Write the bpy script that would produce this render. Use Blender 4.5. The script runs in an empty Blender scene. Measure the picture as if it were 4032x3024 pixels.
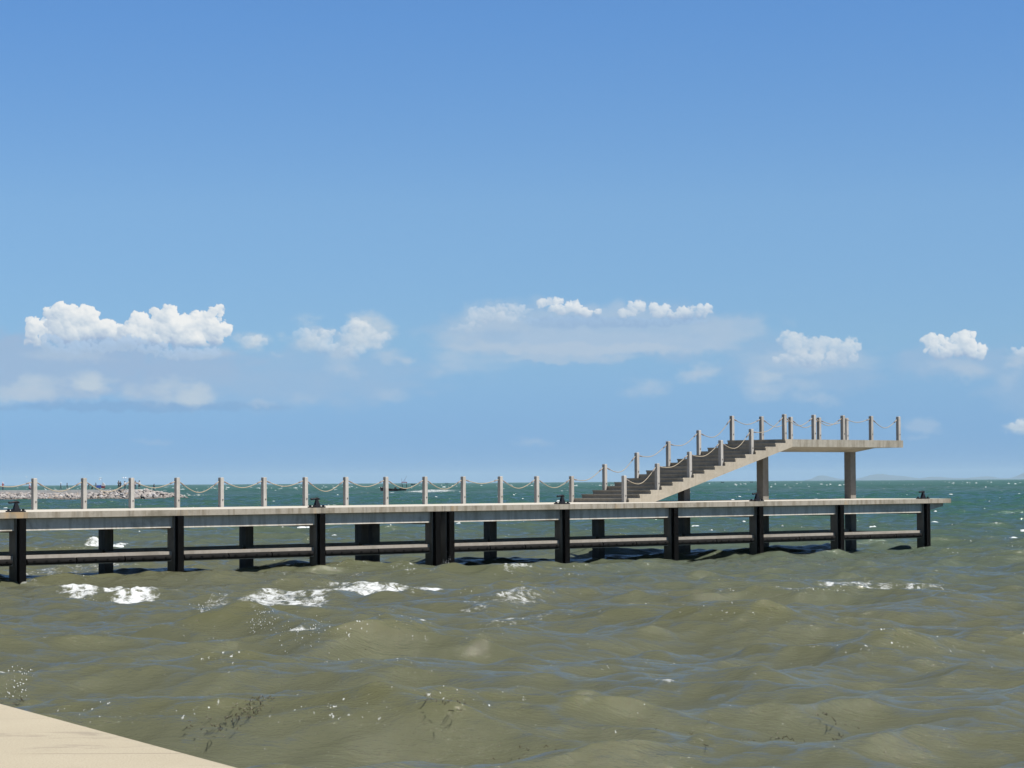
import bpy, bmesh, math, random
import numpy as np
from mathutils import Vector, Matrix

C = bpy.context.scene
COL = C.collection
R = math.radians
random.seed(11)
rng = np.random.default_rng(11)

# ------------------------------------------------------------------ camera
F, CX, CY, HC = 10400.0, 2016.0, 1512.0, 3.25        # focal length in pixels of a 4032 px wide frame, eye height
ROLL = math.atan(-0.0063)
PITCH = math.atan((1898.8 - CY) / F)
fwd = Vector((0, math.cos(PITCH), math.sin(PITCH)))
r0 = Vector((1, 0, 0)); u0 = r0.cross(fwd)
cr = r0 * math.cos(ROLL) + u0 * math.sin(ROLL)
cu = -r0 * math.sin(ROLL) + u0 * math.cos(ROLL)
cd = bpy.data.cameras.new('camera'); cam = bpy.data.objects.new('camera', cd); COL.objects.link(cam)
M = Matrix((cr, cu, -fwd)).transposed().to_4x4(); M.translation = Vector((0, 0, HC)); cam.matrix_world = M
cd.sensor_width = 36; cd.lens = 36 * F / 4032; cd.clip_start = 0.5; cd.clip_end = 120000
C.camera = cam
C.view_settings.view_transform = 'Standard'; C.view_settings.look = 'None'
C.view_settings.exposure = 0.6; C.view_settings.gamma = 1; C.view_settings.use_curve_mapping = False
C.render.engine = 'CYCLES'
C.cycles.use_denoising = True
C.cycles.max_bounces = 6; C.cycles.volume_bounces = 0; C.cycles.caustics_reflective = False
C.cycles.sample_clamp_indirect = 3

def hy(px): return 1898.8 - 0.0063 * (px - 2016)       # picture height of the horizon above column px
def at(px, py, z=0.0):                                  # point of the level z seen at a pixel (for measuring the place)
    v = fwd * F + cr * (px - CX) - cu * (py - CY)
    t = (z - HC) / v.z
    return Vector((v.x * t, v.y * t, z))
def atD(px, D, z=0.0): return Vector(((px - CX) / F * D, D, z))

# ------------------------------------------------------------------ sun
SUN_EL, SUN_AZ = 53.0, 109.0                            # azimuth clockwise from +Y
sl = bpy.data.lights.new('sun', 'SUN'); sl.energy = 5.0; sl.angle = R(0.5); sl.color = (1, 0.955, 0.89)
so = bpy.data.objects.new('sun', sl); COL.objects.link(so)
sd = Vector((math.cos(R(SUN_EL)) * math.sin(R(SUN_AZ)), math.cos(R(SUN_EL)) * math.cos(R(SUN_AZ)), math.sin(R(SUN_EL))))
so.rotation_euler = sd.to_track_quat('Z', 'Y').to_euler(); so.location = (40, -40, 60)

# ------------------------------------------------------------------ node helpers
class NT:
    def __init__(s, tree): s.t = tree
    def n(s, kind, **kw):
        nd = s.t.nodes.new(kind)
        for k, v in kw.items(): setattr(nd, k, v)
        return nd
    def put(s, sock, v):
        if v is None: return
        if isinstance(v, bpy.types.NodeSocket): s.t.links.new(v, sock)
        else:
            if isinstance(v, (tuple, list)) and sock.type == 'RGBA' and len(v) == 3: v = tuple(v) + (1,)
            sock.default_value = v
    def m(s, op, a, b=None, c=None, clamp=False):
        nd = s.n('ShaderNodeMath', operation=op, use_clamp=clamp)
        s.put(nd.inputs[0], a); s.put(nd.inputs[1], b)
        if c is not None: s.put(nd.inputs[2], c)
        return nd.outputs[0]
    def v(s, op, a, b=None):
        nd = s.n('ShaderNodeVectorMath', operation=op); s.put(nd.inputs[0], a); s.put(nd.inputs[1], b)
        return nd.outputs[1] if op in ('LENGTH', 'DOT_PRODUCT') else nd.outputs[0]
    def mix(s, f, a, b, mode='MIX'):
        nd = s.n('ShaderNodeMix', data_type='RGBA', blend_type=mode)
        s.put(nd.inputs[0], f); s.put(nd.inputs[6], a); s.put(nd.inputs[7], b)
        return nd.outputs[2]
    def smooth(s, x, lo, hi, a=0.0, b=1.0):
        nd = s.n('ShaderNodeMapRange', interpolation_type='SMOOTHSTEP')
        s.put(nd.inputs[0], x)
        for i, q in enumerate((lo, hi, a, b)): s.put(nd.inputs[i + 1], q)
        return nd.outputs[0]
    def ramp(s, f, stops):
        nd = s.n('ShaderNodeValToRGB'); e = nd.color_ramp.elements
        while len(e) < len(stops): e.new(0.5)
        for q, (p, c) in zip(e, stops): q.position = p; q.color = tuple(c) + (1,)
        s.put(nd.inputs[0], f); return nd.outputs[0]
    def noise(s, vec, scale, detail=4, rough=0.5, dist=0.0, out='Fac'):
        nd = s.n('ShaderNodeTexNoise'); s.put(nd.inputs['Vector'], vec)
        nd.inputs['Scale'].default_value = scale; nd.inputs['Detail'].default_value = detail
        nd.inputs['Roughness'].default_value = rough; nd.inputs['Distortion'].default_value = dist
        return nd.outputs[out]
    def mapv(s, vec, scale=(1, 1, 1), loc=(0, 0, 0)):
        nd = s.n('ShaderNodeMapping'); s.put(nd.inputs[0], vec)
        nd.inputs['Location'].default_value = loc; nd.inputs['Scale'].default_value = scale
        return nd.outputs[0]
def material(name):
    m = bpy.data.materials.new(name); m.use_nodes = True
    t = NT(m.node_tree); b = m.node_tree.nodes['Principled BSDF']
    return m, t, b
def bump(t, b, h, strength=0.3, dist=0.02):
    nd = t.n('ShaderNodeBump'); nd.inputs['Strength'].default_value = strength; nd.inputs['Distance'].default_value = dist
    t.put(nd.inputs['Height'], h); t.put(b.inputs['Normal'], nd.outputs[0])
def plain(name, col, rough=0.7, metal=0.0, var=0.25, scale=6.0, spec=0.5):
    m, t, b = material(name)
    tc = t.n('ShaderNodeTexCoord').outputs['Object']
    n = t.noise(tc, scale, 4, 0.6)
    c2 = tuple(min(1, x * (1 + var)) for x in col); c1 = tuple(x * (1 - var) for x in col)
    t.put(b.inputs['Base Color'], t.mix(n, c1, c2)); b.inputs['Roughness'].default_value = rough
    b.inputs['Metallic'].default_value = metal; b.inputs['Specular IOR Level'].default_value = spec
    return m

# ------------------------------------------------------------------ sky with clouds
W = bpy.data.worlds.new('World'); C.world = W; W.use_nodes = True
wt = NT(W.node_tree); bg = W.node_tree.nodes['Background']
sky = wt.n('ShaderNodeTexSky', sky_type='NISHITA', sun_disc=False)
sky.sun_elevation = R(SUN_EL); sky.sun_rotation = R(SUN_AZ)
sky.air_density = 0.6; sky.dust_density = 0.0; sky.ozone_density = 3.0
SKY = 0.066
bg.inputs[1].default_value = SKY
wd = wt.n('ShaderNodeTexCoord').outputs['Generated']
sep = wt.n('ShaderNodeSeparateXYZ'); wt.put(sep.inputs[0], wd)
dx, dy, dz = sep.outputs
elev = wt.m('MULTIPLY', wt.m('ARCSINE', dz), 57.2958)
# humid air near the horizon: the tropical sky is bluer and darker low down than the clean-air model
tint = wt.ramp(wt.m('DIVIDE', elev, 60.0, clamp=True), [
    (0.0, (0.27, 0.47, 0.90)), (0.0167, (0.37, 0.57, 0.92)), (0.05, (0.68, 0.845, 0.97)), (0.10, (0.88, 1.065, 1.145)),
    (0.17, (0.79, 1.13, 1.37)), (0.30, (1.0, 1.10, 1.12)), (0.6, (0.85, 0.92, 0.95))])
clear = wt.mix(1.0, sky.outputs[0], tint, 'MULTIPLY')
ahead = wt.m('MAXIMUM', dy, 0.05)
U = wt.m('MULTIPLY', wt.m('DIVIDE', dx, ahead), 1000.0)
V = wt.m('MULTIPLY', wt.m('DIVIDE', dz, ahead), 1000.0)
# the clouds are computed here as a relief of many puffs lit by the sun's direction, and laid on the sky by direction
def vnoise(x, y, seed):                                  # smooth lattice noise, 0..1
    r = np.random.default_rng(seed).random((256, 256))
    xi = np.floor(x).astype(np.int64); yi = np.floor(y).astype(np.int64)
    fx = x - xi; fy = y - yi; fx = fx * fx * (3 - 2 * fx); fy = fy * fy * (3 - 2 * fy)
    a = r[xi & 255, yi & 255]; b = r[(xi + 1) & 255, yi & 255]; c = r[xi & 255, (yi + 1) & 255]; d = r[(xi + 1) & 255, (yi + 1) & 255]
    return (a * (1 - fx) + b * fx) * (1 - fy) + (c * (1 - fx) + d * fx) * fy
def fbm(x, y, seed, o=4, g=0.5):
    s = np.zeros_like(x); a = 1.0; t = 0
    for k in range(o):
        s += a * vnoise(x * 2 ** k + 17.3 * k, y * 2 ** k + 9.1 * k, seed + k); t += a; a *= g
    return s / t
def sstep(x, a, b):
    t = np.clip((x - a) / (b - a), 0, 1); return t * t * (3 - 2 * t)
CX0, CX1, CY0, CY1, CR = -250.0, 4280.0, 1080.0, 1790.0, 2.0      # sky window in photograph pixels
def make_clouds():
    nx, ny = int((CX1 - CX0) / CR), int((CY1 - CY0) / CR)
    X, Y = np.meshgrid(CX0 + (np.arange(nx) + .5) * CR, CY0 + (np.arange(ny) + .5) * CR)
    g = np.random.default_rng(77)
    wx = (fbm(X / 46, Y / 46, 1, 5, .55) - .5) * 46; wy = (fbm(X / 46, Y / 46, 9, 5, .55) - .5) * 38
    rgb = np.zeros((ny, nx, 3)); al = np.zeros((ny, nx))
    def over(c, a):
        nonlocal rgb, al
        na = a + al * (1 - a)
        rgb = (c * a[..., None] + rgb * (al * (1 - a))[..., None]) / np.maximum(na, 1e-6)[..., None]; al = na
    def veil(cx, cy, rx, ry, a, col, seed, flat=0.0, ragged=0.5, soft=0.62):
        x = X + wx * 1.3; y = Y + wy
        e = np.sqrt(((x - cx) / rx) ** 2 + (np.where(y > cy, (y - cy) / (ry * (1 - flat)), (y - cy) / ry)) ** 2)
        n = fbm(X / 150 + seed, Y / 62, 20 + seed, 6, .56)
        m = sstep(1.18 - e + (n - .5) * ragged * 2, 0.0, soft) * min(1, a * 1.3)
        m *= 0.72 + 0.56 * fbm(X / 70, Y / 34, 50 + seed, 5, .6)
        over(np.array(col), np.clip(m, 0, 1))
    SH = (.275, .425, .65); SH2 = (.32, .475, .675); PW = (.47, .57, .69); BL = (.20, .36, .60)
    # soft bluish layers first (picture position, radii, strength, colour)
    veil(300, 1450, 680, 150, .78, (.325, .465, .665), 1); veil(60, 1450, 330, 110, .3, SH2, 2); veil(1250, 1470, 560, 120, .42, SH2, 3); veil(1000, 1530, 560, 90, .32, SH2, 4)
    veil(520, 1602, 640, 22, .38, BL, 5, 0, .3)
    veil(2340, 1318, 640, 125, .72, SH2, 6, .1, .4); veil(2400, 1262, 420, 60, .55, (.40, .535, .70), 84, 0, .7); veil(2100, 1300, 430, 110, .42, (.355, .505, .685), 7); veil(2620, 1310, 400, 92, .5, (.355, .505, .685), 8)
    veil(2400, 1350, 560, 60, .40, (.43, .55, .70), 81, 0, .5); veil(2450, 1268, 380, 24, .5, (.285, .435, .655), 9, 0, .3); veil(2300, 1372, 520, 24, .42, PW, 10, 0, .5); veil(2240, 1413, 300, 20, .36, PW, 11, 0, .4)
    veil(2850, 1300, 160, 60, .3, PW, 82); veil(1930, 1250, 160, 60, .35, PW, 83)
    veil(3150, 1440, 340, 110, .42, SH2, 12); veil(3740, 1420, 220, 80, .5, SH2, 13); veil(4020, 1480, 180, 150, .35, SH2, 14)
    # pale soft patches
    for i, (cx, cy, rx, ry, a) in enumerate([(110, 1530, 110, 48, .55), (205, 1515, 70, 40, .3), (360, 1525, 90, 45, .8), (660, 1525, 130, 42, .6), (775, 1555, 60, 38, .65), (90, 1560, 90, 28, .5), (250, 1560, 120, 24, .3), (300, 1395, 150, 28, .4), (760, 1395, 130, 24, .35), (620, 1560, 200, 24, .2), (1000, 1350, 80, 34, .75), (1010, 1585, 60, 14, .3),
            (1225, 1335, 80, 60, .6), (1265, 1310, 45, 26, .5), (1360, 1365, 60, 50, .5), (1420, 1300, 85, 55, .7), (1490, 1335, 50, 40, .3), (1355, 1440, 70, 28, .35), (1535, 1400, 50, 30, .4), (1600, 1415, 30, 16, .5), (1520, 1560, 60, 26, .28), (1095, 1400, 26, 14, .3), (1190, 1570, 60, 24, .22),
            (1730, 1470, 60, 26, .3), (1800, 1360, 120, 60, .35), (2560, 1525, 85, 42, .42), (2760, 1455, 62, 30, .5), (2730, 1480, 50, 26, .3), (3010, 1475, 60, 38, .6), (3220, 1570, 90, 26, .38), (3140, 1520, 120, 26, .25), (3000, 1540, 90, 40, .25), (3160, 1415, 260, 50, .35),
            (3840, 1450, 70, 34, .4), (3730, 1440, 110, 28, .35), (4000, 1420, 60, 40, .5), (3980, 1500, 60, 40, .3), (3990, 1680, 60, 26, .75), (3620, 1680, 50, 26, .3), (3600, 1725, 60, 16, .25), (2105, 1740, 60, 16, .25), (600, 1740, 60, 14, .18), (1850, 1430, 140, 34, .25)]):
        veil(cx, cy, rx * 1.25, ry * 1.25, a, PW if a < .55 else (.50, .60, .70), 100 + i, 0, 1.0, 1.15)
    # crisp heaped clouds
    def heap(blobs, n, rmin, rmax, amax, basey, fade, seed, warm=1.0, floor=0.0, sq=.85, tone=None, fz=1.0):
        w2x = (fbm(X / 19, Y / 19, seed + 31, 5, .65) - .5) * 24; w2y = (fbm(X / 19, Y / 19, seed + 41, 5, .65) - .5) * 24
        gg = np.random.default_rng(seed); H = np.full((ny, nx), -1e3); tot = sum(b[2] * b[3] for b in blobs)
        x = X + wx * .35 + w2x; y = Y + wy * .35 + w2y
        for (cx, cy, rx, ry) in blobs:
            m = max(4, int(n * rx * ry / tot))
            for k in range(m):
                q = gg.random() * 6.283; u = math.sqrt(gg.random())
                px, py = cx + math.cos(q) * u * rx, cy + math.sin(q) * u * ry
                r = rmin + (rmax - rmin) * gg.random() ** 1.8 * (1.15 - .5 * u); z = (1 - u) * .55 * min(rx, ry) + gg.normal() * 4
                i0, i1 = max(0, int((px - r * 1.3 - CX0) / CR)), min(nx, int((px + r * 1.3 - CX0) / CR) + 1)
                j0, j1 = max(0, int((py - r * 1.3 - CY0) / CR)), min(ny, int((py + r * 1.3 - CY0) / CR) + 1)
                if i0 >= i1 or j0 >= j1: continue
                d2 = (x[j0:j1, i0:i1] - px) ** 2 + ((y[j0:j1, i0:i1] - py) / sq) ** 2
                h = z + np.sqrt(np.maximum(r * r - d2, 0)) - np.where(d2 > r * r, (np.sqrt(d2) - r) * 6, 0)
                H[j0:j1, i0:i1] = np.maximum(H[j0:j1, i0:i1], h)
        bl = (fbm(X / 22, Y / 19, seed + 3, 6, .62) - .5)
        fine = fbm(X / 9, Y / 8, seed + 55, 4, .65) - .5
        a = sstep(H + bl * 46 * fz ** .5 + fine * 16, -12 * fz, 15 * fz)
        Hs = np.maximum(H, -10) + bl * 17 + fine * 4
        for _ in range(4): Hs = (Hs + np.roll(Hs, 1, 0) + np.roll(Hs, -1, 0) + np.roll(Hs, 1, 1) + np.roll(Hs, -1, 1)) / 5
        gy, gx = np.gradient(Hs, CR); nz = 1 / np.sqrt(gx * gx + gy * gy + 1)
        lx, ly, lz = .50, .72, .32                       # sun to the right and high
        lam = np.clip((-gx * lx + gy * ly + lz) * nz, -.5, 1)
        B = np.maximum(H, -10)                           # broad form under the puffs
        for _ in range(3):
            k = 9; cs = np.cumsum(np.pad(B, ((k, k), (0, 0)), 'edge'), 0); B = (cs[2 * k:] - cs[:-2 * k]) / (2 * k)
            cs = np.cumsum(np.pad(B, ((0, 0), (k, k)), 'edge'), 1); B = (cs[:, 2 * k:] - cs[:, :-2 * k]) / (2 * k)
        hy_, hx_ = np.gradient(B, CR); nb = 1 / np.sqrt(hx_ * hx_ + hy_ * hy_ + 1)
        lamb = np.clip((-hx_ * lx + hy_ * ly + lz) * nb, -.6, 1)
        low = sstep(Y + wy * .8, basey - fade, basey + fade * .2)
        v = np.clip(.46 + .19 * lam + .50 * lamb + (fbm(X / 26, Y / 20, seed + 18, 5, .6) - .5) * .42 - .34 * low + (fbm(X / 60, Y / 45, seed + 8, 5) - .5) * .4, 0, 1)
        sh = np.array((.34, .455, .64)); mid = np.array((.60, .68, .76)); hi = np.array((.90, .905, .89)) * warm
        c = np.where(v[..., None] < .5, sh + (mid - sh) * (v / .5)[..., None], mid + (hi - mid) * ((v - .5) / .5)[..., None])
        if tone is not None: c = np.array(tone) * (1 + (.10 * lamb + .05 * lam)[..., None])
        base = 1 - sstep(Y + wy * 1.0, basey - fade * .5, basey + fade * .5) * (1 - floor)
        over(c, a * amax * base)
    heap([(150, 1300, 45, 60), (120, 1330, 24, 30)], 60, 10, 26, .95, 1362, 22, 200)
    heap([(240, 1240, 62, 42), (320, 1255, 62, 52), (355, 1225, 30, 20), (285, 1300, 100, 52), (420, 1300, 60, 34), (470, 1320, 50, 22)], 190, 12, 34, .98, 1352, 40, 210)
    heap([(545, 1265, 42, 34), (530, 1310, 70, 40), (655, 1250, 58, 42), (690, 1290, 110, 50), (780, 1265, 60, 34), (850, 1235, 16, 30), (850, 1300, 50, 44), (640, 1330, 110, 30), (780, 1340, 110, 30)], 300, 12, 32, .98, 1366, 40, 220)
    heap([(268, 1375, 80, 26), (400, 1362, 100, 22), (500, 1352, 80, 24), (600, 1368, 60, 20), (700, 1392, 90, 22), (820, 1392, 60, 20), (185, 1350, 16, 40), (225, 1330, 18, 30)], 260, 7, 20, .80, 1425, 50, 290, tone=(.40, .53, .70))
    heap([(2200, 1262, 190, 14), (2480, 1262, 200, 12), (2680, 1268, 120, 14)], 150, 6, 16, .40, 1290, 30, 295, tone=(.36, .51, .70))
    heap([(1230, 1330, 70, 40), (1280, 1360, 50, 30)], 60, 9, 24, .34, 1400, 50, 301, fz=2.4); heap([(1400, 1310, 70, 40), (1470, 1330, 50, 40), (1400, 1370, 40, 40)], 80, 9, 26, .42, 1420, 60, 302, fz=2.4)
    heap([(1000, 1350, 60, 20)], 30, 9, 20, .4, 1375, 30, 303, fz=2.4)
    heap([(1290, 1312, 26, 12), (1248, 1330, 14, 8)], 24, 6, 13, .5, 1335, 14, 225, fz=1.6); heap([(1410, 1280, 34, 18)], 26, 8, 17, .55, 1310, 26, 226, fz=2)
    heap([(2165, 1188, 40, 16), (2262, 1200, 30, 12), (2215, 1216, 60, 14), (2320, 1230, 44, 12)], 54, 7, 26, .82, 1252, 30, 230, fz=1.5)
    heap([(2505, 1204, 38, 15), (2480, 1225, 34, 14), (2600, 1222, 50, 16), (2680, 1232, 60, 14), (2765, 1226, 50, 18)], 74, 7, 27, .78, 1260, 32, 240, fz=1.5)
    heap([(1900, 1228, 60, 16), (2010, 1220, 80, 20), (1870, 1275, 24, 14), (1810, 1300, 60, 20), (1960, 1250, 120, 20)], 110, 7, 22, .38, 1300, 50, 245, fz=2.0)
    heap([(3085, 1322, 30, 20), (3140, 1345, 60, 30), (3240, 1360, 90, 34), (3340, 1370, 50, 40), (3210, 1410, 160, 34)], 170, 8, 26, .60, 1452, 60, 250, .93, fz=2.2)
    heap([(3680, 1338, 42, 20), (3800, 1335, 44, 26), (3730, 1375, 95, 34), (3845, 1380, 40, 36)], 140, 8, 24, .84, 1425, 46, 260, fz=1.4)
    heap([(4020, 1375, 30, 18), (4060, 1392, 50, 22)], 40, 8, 18, .5, 1410, 30, 270); heap([(4010, 1672, 40, 12)], 24, 6, 13, .6, 1692, 18, 280)
    img = bpy.data.images.new('cloud_layer', nx, ny, alpha=True, float_buffer=True)
    img.colorspace_settings.name = 'Non-Color'; img.alpha_mode = 'CHANNEL_PACKED'
    buf = np.concatenate([rgb, al[..., None]], 2)[::-1].astype(np.float32)
    img.pixels.foreach_set(np.ascontiguousarray(buf).ravel())
    return img
cx_u = lambda px: (px - 2016) / 10.4
img = make_clouds()
# picture window -> direction plane (U right, V up), with the slight roll of the horizon taken out
uu = wt.m('ADD', wt.m('MULTIPLY', U, 10.4), 2016.0)
vv = wt.m('SUBTRACT', wt.m('SUBTRACT', 1898.8, wt.m('MULTIPLY', wt.m('SUBTRACT', uu, 2016.0), 0.0063)), wt.m('MULTIPLY', V, 10.4))
cu_ = wt.m('DIVIDE', wt.m('SUBTRACT', uu, CX0), CX1 - CX0)
cv_ = wt.m('DIVIDE', wt.m('SUBTRACT', CY1, vv), CY1 - CY0)
cmb = wt.n('ShaderNodeCombineXYZ'); wt.put(cmb.inputs[0], cu_); wt.put(cmb.inputs[1], cv_)
it = wt.n('ShaderNodeTexImage', extension='CLIP'); it.image = img; wt.put(it.inputs[0], cmb.outputs[0])
front = wt.m('GREATER_THAN', dy, 0.3)
ccol = wt.mix(1.0, it.outputs[0], (10, 10, 10), 'MULTIPLY')
s2 = wt.mix(wt.m('MULTIPLY', it.outputs[1], front), clear, ccol)
wt.put(bg.inputs[0], s2)

# ------------------------------------------------------------------ object helpers
def tag(o, label=None, cat=None, group=None, kind=None):
    if label: o['label'] = label
    if cat: o['category'] = cat
    if group: o['group'] = group
    if kind: o['kind'] = kind
    return o
def empty(name, loc=(0, 0, 0), rz=0.0):
    o = bpy.data.objects.new(name, None); COL.objects.link(o); o.location = loc; o.rotation_euler = (0, 0, rz)
    o.empty_display_size = 0.3
    return o
class MB:
    def __init__(s): s.v = []; s.f = []
    def add(s, verts, faces):
        k = len(s.v); s.v += [tuple(p) for p in verts]; s.f += [tuple(i + k for i in f) for f in faces]; return s
    def box(s, x0, x1, y0, y1, z0, z1):
        return s.hexa([(x0, y0), (x1, y0), (x1, y1), (x0, y1)], z0, z1)
    def hexa(s, q, z0, z1):                             # any plan outline extruded in z
        n = len(q); k = [(x, y, z0) for x, y in q] + [(x, y, z1) for x, y in q]
        f = [tuple(reversed(range(n))), tuple(range(n, 2 * n))] + [(i, (i + 1) % n, n + (i + 1) % n, n + i) for i in range(n)]
        return s.add(k, f)
    def prism(s, q, y0, y1):                            # outline in x,z extruded in y
        n = len(q); k = [(x, y0, z) for x, z in q] + [(x, y1, z) for x, z in q]
        f = [tuple(range(n)), tuple(reversed(range(n, 2 * n)))] + [((i + 1) % n, i, n + i, n + (i + 1) % n) for i in range(n)]
        return s.add(k, f)
    def tube(s, pts, rad, n=8, cap=True):
        pts = [Vector(p) for p in pts]; m = len(pts)
        rad = rad if isinstance(rad, (list, tuple)) else [rad] * m
        vs = []; ref = None
        for i, p in enumerate(pts):
            d = (pts[min(i + 1, m - 1)] - pts[max(i - 1, 0)]).normalized()
            if ref is None: ref = Vector((0, 0, 1)) if abs(d.z) < 0.9 else Vector((1, 0, 0))
            a = d.cross(ref).normalized(); b = a.cross(d).normalized(); ref = b
            vs += [p + (a * math.cos(2 * math.pi * j / n) + b * math.sin(2 * math.pi * j / n)) * rad[i] for j in range(n)]
        fs = [(i * n + j, i * n + (j + 1) % n, (i + 1) * n + (j + 1) % n, (i + 1) * n + j) for i in range(m - 1) for j in range(n)]
        if cap: fs += [tuple(reversed(range(n))), tuple(range((m - 1) * n, m * n))]
        return s.add(vs, fs)
    def build(s, name, mat, parent=None, loc=(0, 0, 0), smooth=False):
        me = bpy.data.meshes.new(name); me.from_pydata(s.v, [], s.f)
        bm = bmesh.new(); bm.from_mesh(me); bmesh.ops.recalc_face_normals(bm, faces=bm.faces); bm.to_mesh(me); bm.free()
        me.materials.append(mat)
        if smooth: me.polygons.foreach_set('use_smooth', [True] * len(me.polygons))
        o = bpy.data.objects.new(name, me); COL.objects.link(o); o.location = loc
        if parent: o.parent = parent
        return o

# ------------------------------------------------------------------ concrete and other materials
def concrete(name, col, stain=0.5, streak=0.5, seams=None, wet=False, rust=0.0):
    m, t, b = material(name)
    tc = t.n('ShaderNodeTexCoord').outputs['Object']
    n1 = t.noise(tc, 0.9, 5, 0.6); n2 = t.noise(tc, 7.0, 5, 0.65); n3 = t.noise(tc, 60.0, 3, 0.6)
    st = t.noise(t.mapv(tc, (3.2, 3.2, 0.28)), 1.3, 5, 0.62)
    c = t.mix(n1, tuple(x * 0.84 for x in col), tuple(min(1, x * 1.12) for x in col))
    c = t.mix(t.m('MULTIPLY', t.smooth(n2, 0.42, 0.62), 0.34), c, tuple(x * 0.66 for x in col))
    c = t.mix(t.m('MULTIPLY', t.smooth(st, 0.47, 0.64), streak), c, tuple(x * f for x, f in zip(col, (0.56, 0.52, 0.46))))
    big = t.noise(tc, 0.55, 6, 0.7, 0.4)
    c = t.mix(t.m('MULTIPLY', t.smooth(big, 0.50, 0.66), stain), c, tuple(x * f for x, f in zip(col, (0.46, 0.45, 0.40))))
    if rust:
        rn = t.noise(t.mapv(tc, (1.2, 1.2, 0.5), (7, 3, 0)), 0.6, 4, 0.6)
        c = t.mix(t.m('MULTIPLY', t.smooth(rn, 0.60, 0.70), rust), c, (0.34, 0.22, 0.10))
    c = t.mix(t.m('MULTIPLY', t.smooth(n3, 0.3, 0.8), 0.16), c, tuple(x * 0.72 for x in col))
    se = t.n('ShaderNodeSeparateXYZ'); t.put(se.inputs[0], tc)
    if seams:
        fr = t.m('FRACT', t.m('DIVIDE', t.m('ADD', se.outputs[0], seams[1]), seams[0]))
        line = t.m('LESS_THAN', fr, 0.011)
        soft = t.m('MULTIPLY', t.smooth(t.m('ABSOLUTE', t.m('SUBTRACT', fr, 0.02)), 0.0, 0.06, 1.0, 0.0), t.smooth(n1, 0.35, 0.6))
        c = t.mix(t.m('MULTIPLY', soft, 0.4), c, tuple(x * 0.55 for x in col))
        c = t.mix(t.m('MULTIPLY', line, 0.7), c, tuple(x * 0.3 for x in col))
    if wet:                                             # weed and wet growth that climbs the piles
        hgt = t.m('ADD', se.outputs[2], t.m('MULTIPLY', t.m('SUBTRACT', n2, 0.5), 0.5))
        c = t.mix(t.smooth(hgt, 0.15, 0.85, 0.93, 0.0), c, (0.020, 0.017, 0.010))
        c = t.mix(t.m('MULTIPLY', t.smooth(hgt, 0.7, 1.5, 0.5, 0.0), 1.0), c, (0.06, 0.05, 0.033))
    t.put(b.inputs['Base Color'], c); b.inputs['Roughness'].default_value = 0.86
    bump(t, b, t.m('ADD', n2, t.m('MULTIPLY', n3, 0.5)), 0.35, 0.012)
    return m
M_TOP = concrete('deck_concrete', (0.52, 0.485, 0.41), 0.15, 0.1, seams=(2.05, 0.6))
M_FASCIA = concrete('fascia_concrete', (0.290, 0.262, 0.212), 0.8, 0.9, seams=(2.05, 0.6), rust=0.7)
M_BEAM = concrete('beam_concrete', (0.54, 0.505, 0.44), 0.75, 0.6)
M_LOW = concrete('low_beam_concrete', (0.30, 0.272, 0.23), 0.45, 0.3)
M_PILE = concrete('pile_concrete', (0.190, 0.175, 0.150), 0.6, 0.7, wet=True)
M_POST = concrete('post_concrete', (0.360, 0.345, 0.318), 0.3, 0.5)
M_STAIR = concrete('stair_concrete', (0.33, 0.295, 0.235), 0.35, 0.3)
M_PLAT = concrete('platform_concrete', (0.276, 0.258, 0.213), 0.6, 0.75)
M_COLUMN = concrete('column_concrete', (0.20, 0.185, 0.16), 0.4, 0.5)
M_RUBBER = plain('black_rubber', (0.0035, 0.0035, 0.0035), 0.9, spec=0.05)
M_TUBE = plain('weathered_rubber', (0.009, 0.0085, 0.008), 0.9, var=0.6, scale=2.5, spec=0.15)
M_IRON = plain('black_iron', (0.005, 0.005, 0.007), 0.5, spec=0.25)
M_ROPE = plain('pale_rope', (0.31, 0.265, 0.195), 0.9, scale=20)
M_SLEEVE = plain('rope_sleeve', (0.22, 0.19, 0.17), 0.9, scale=20)
M_BOLT = plain('steel_bolt', (0.09, 0.085, 0.08), 0.6)

# ------------------------------------------------------------------ the pier.  local x = along it (s), local y = -w (w grows towards the camera), z up
A = R(44.0); D0 = 92.0
O = Vector((atD(133.5, D0).x, D0, 0))
def P3(s, w, z): return Vector((O.x + s * math.cos(A) + w * math.sin(A), O.y + s * math.sin(A) - w * math.cos(A), z))
def skew(w): return (6.29 - w) * 0.132                  # the rows are slightly out of square
pier = tag(empty('pier', O, A), 'long grey concrete pier on dark piles crossing the picture', 'pier')
ZD, ZB, WN, WF = 2.40, 2.205, 6.45, -0.35
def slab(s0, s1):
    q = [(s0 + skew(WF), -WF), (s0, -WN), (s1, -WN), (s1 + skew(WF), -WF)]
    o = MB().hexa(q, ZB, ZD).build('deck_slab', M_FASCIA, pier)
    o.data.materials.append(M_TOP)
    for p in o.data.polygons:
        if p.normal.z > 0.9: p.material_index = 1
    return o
S_END = 44.12
JOINT = 13.47
tag(slab(-22, JOINT - 0.012), 'landward deck slab up to the joint'); tag(slab(JOINT + 0.012, S_END), 'outer deck slab beyond the joint')
PS = 0.37
near = [-16.9, -10.75, -4.53, 1.70, 7.86, 13.34, 14.02, 20.03, 26.18, 31.38, 36.65, 42.67]   # right-hand side of each near pile
far = [-16.2, -10.1, -3.95, 2.1, 8.3, 13.85, 14.41, 20.57, 26.73, 32.0, 37.15, 43.27]        # the same for the far row
WP, WQ = 6.29, 1.75                                     # front faces of the two rows
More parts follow.
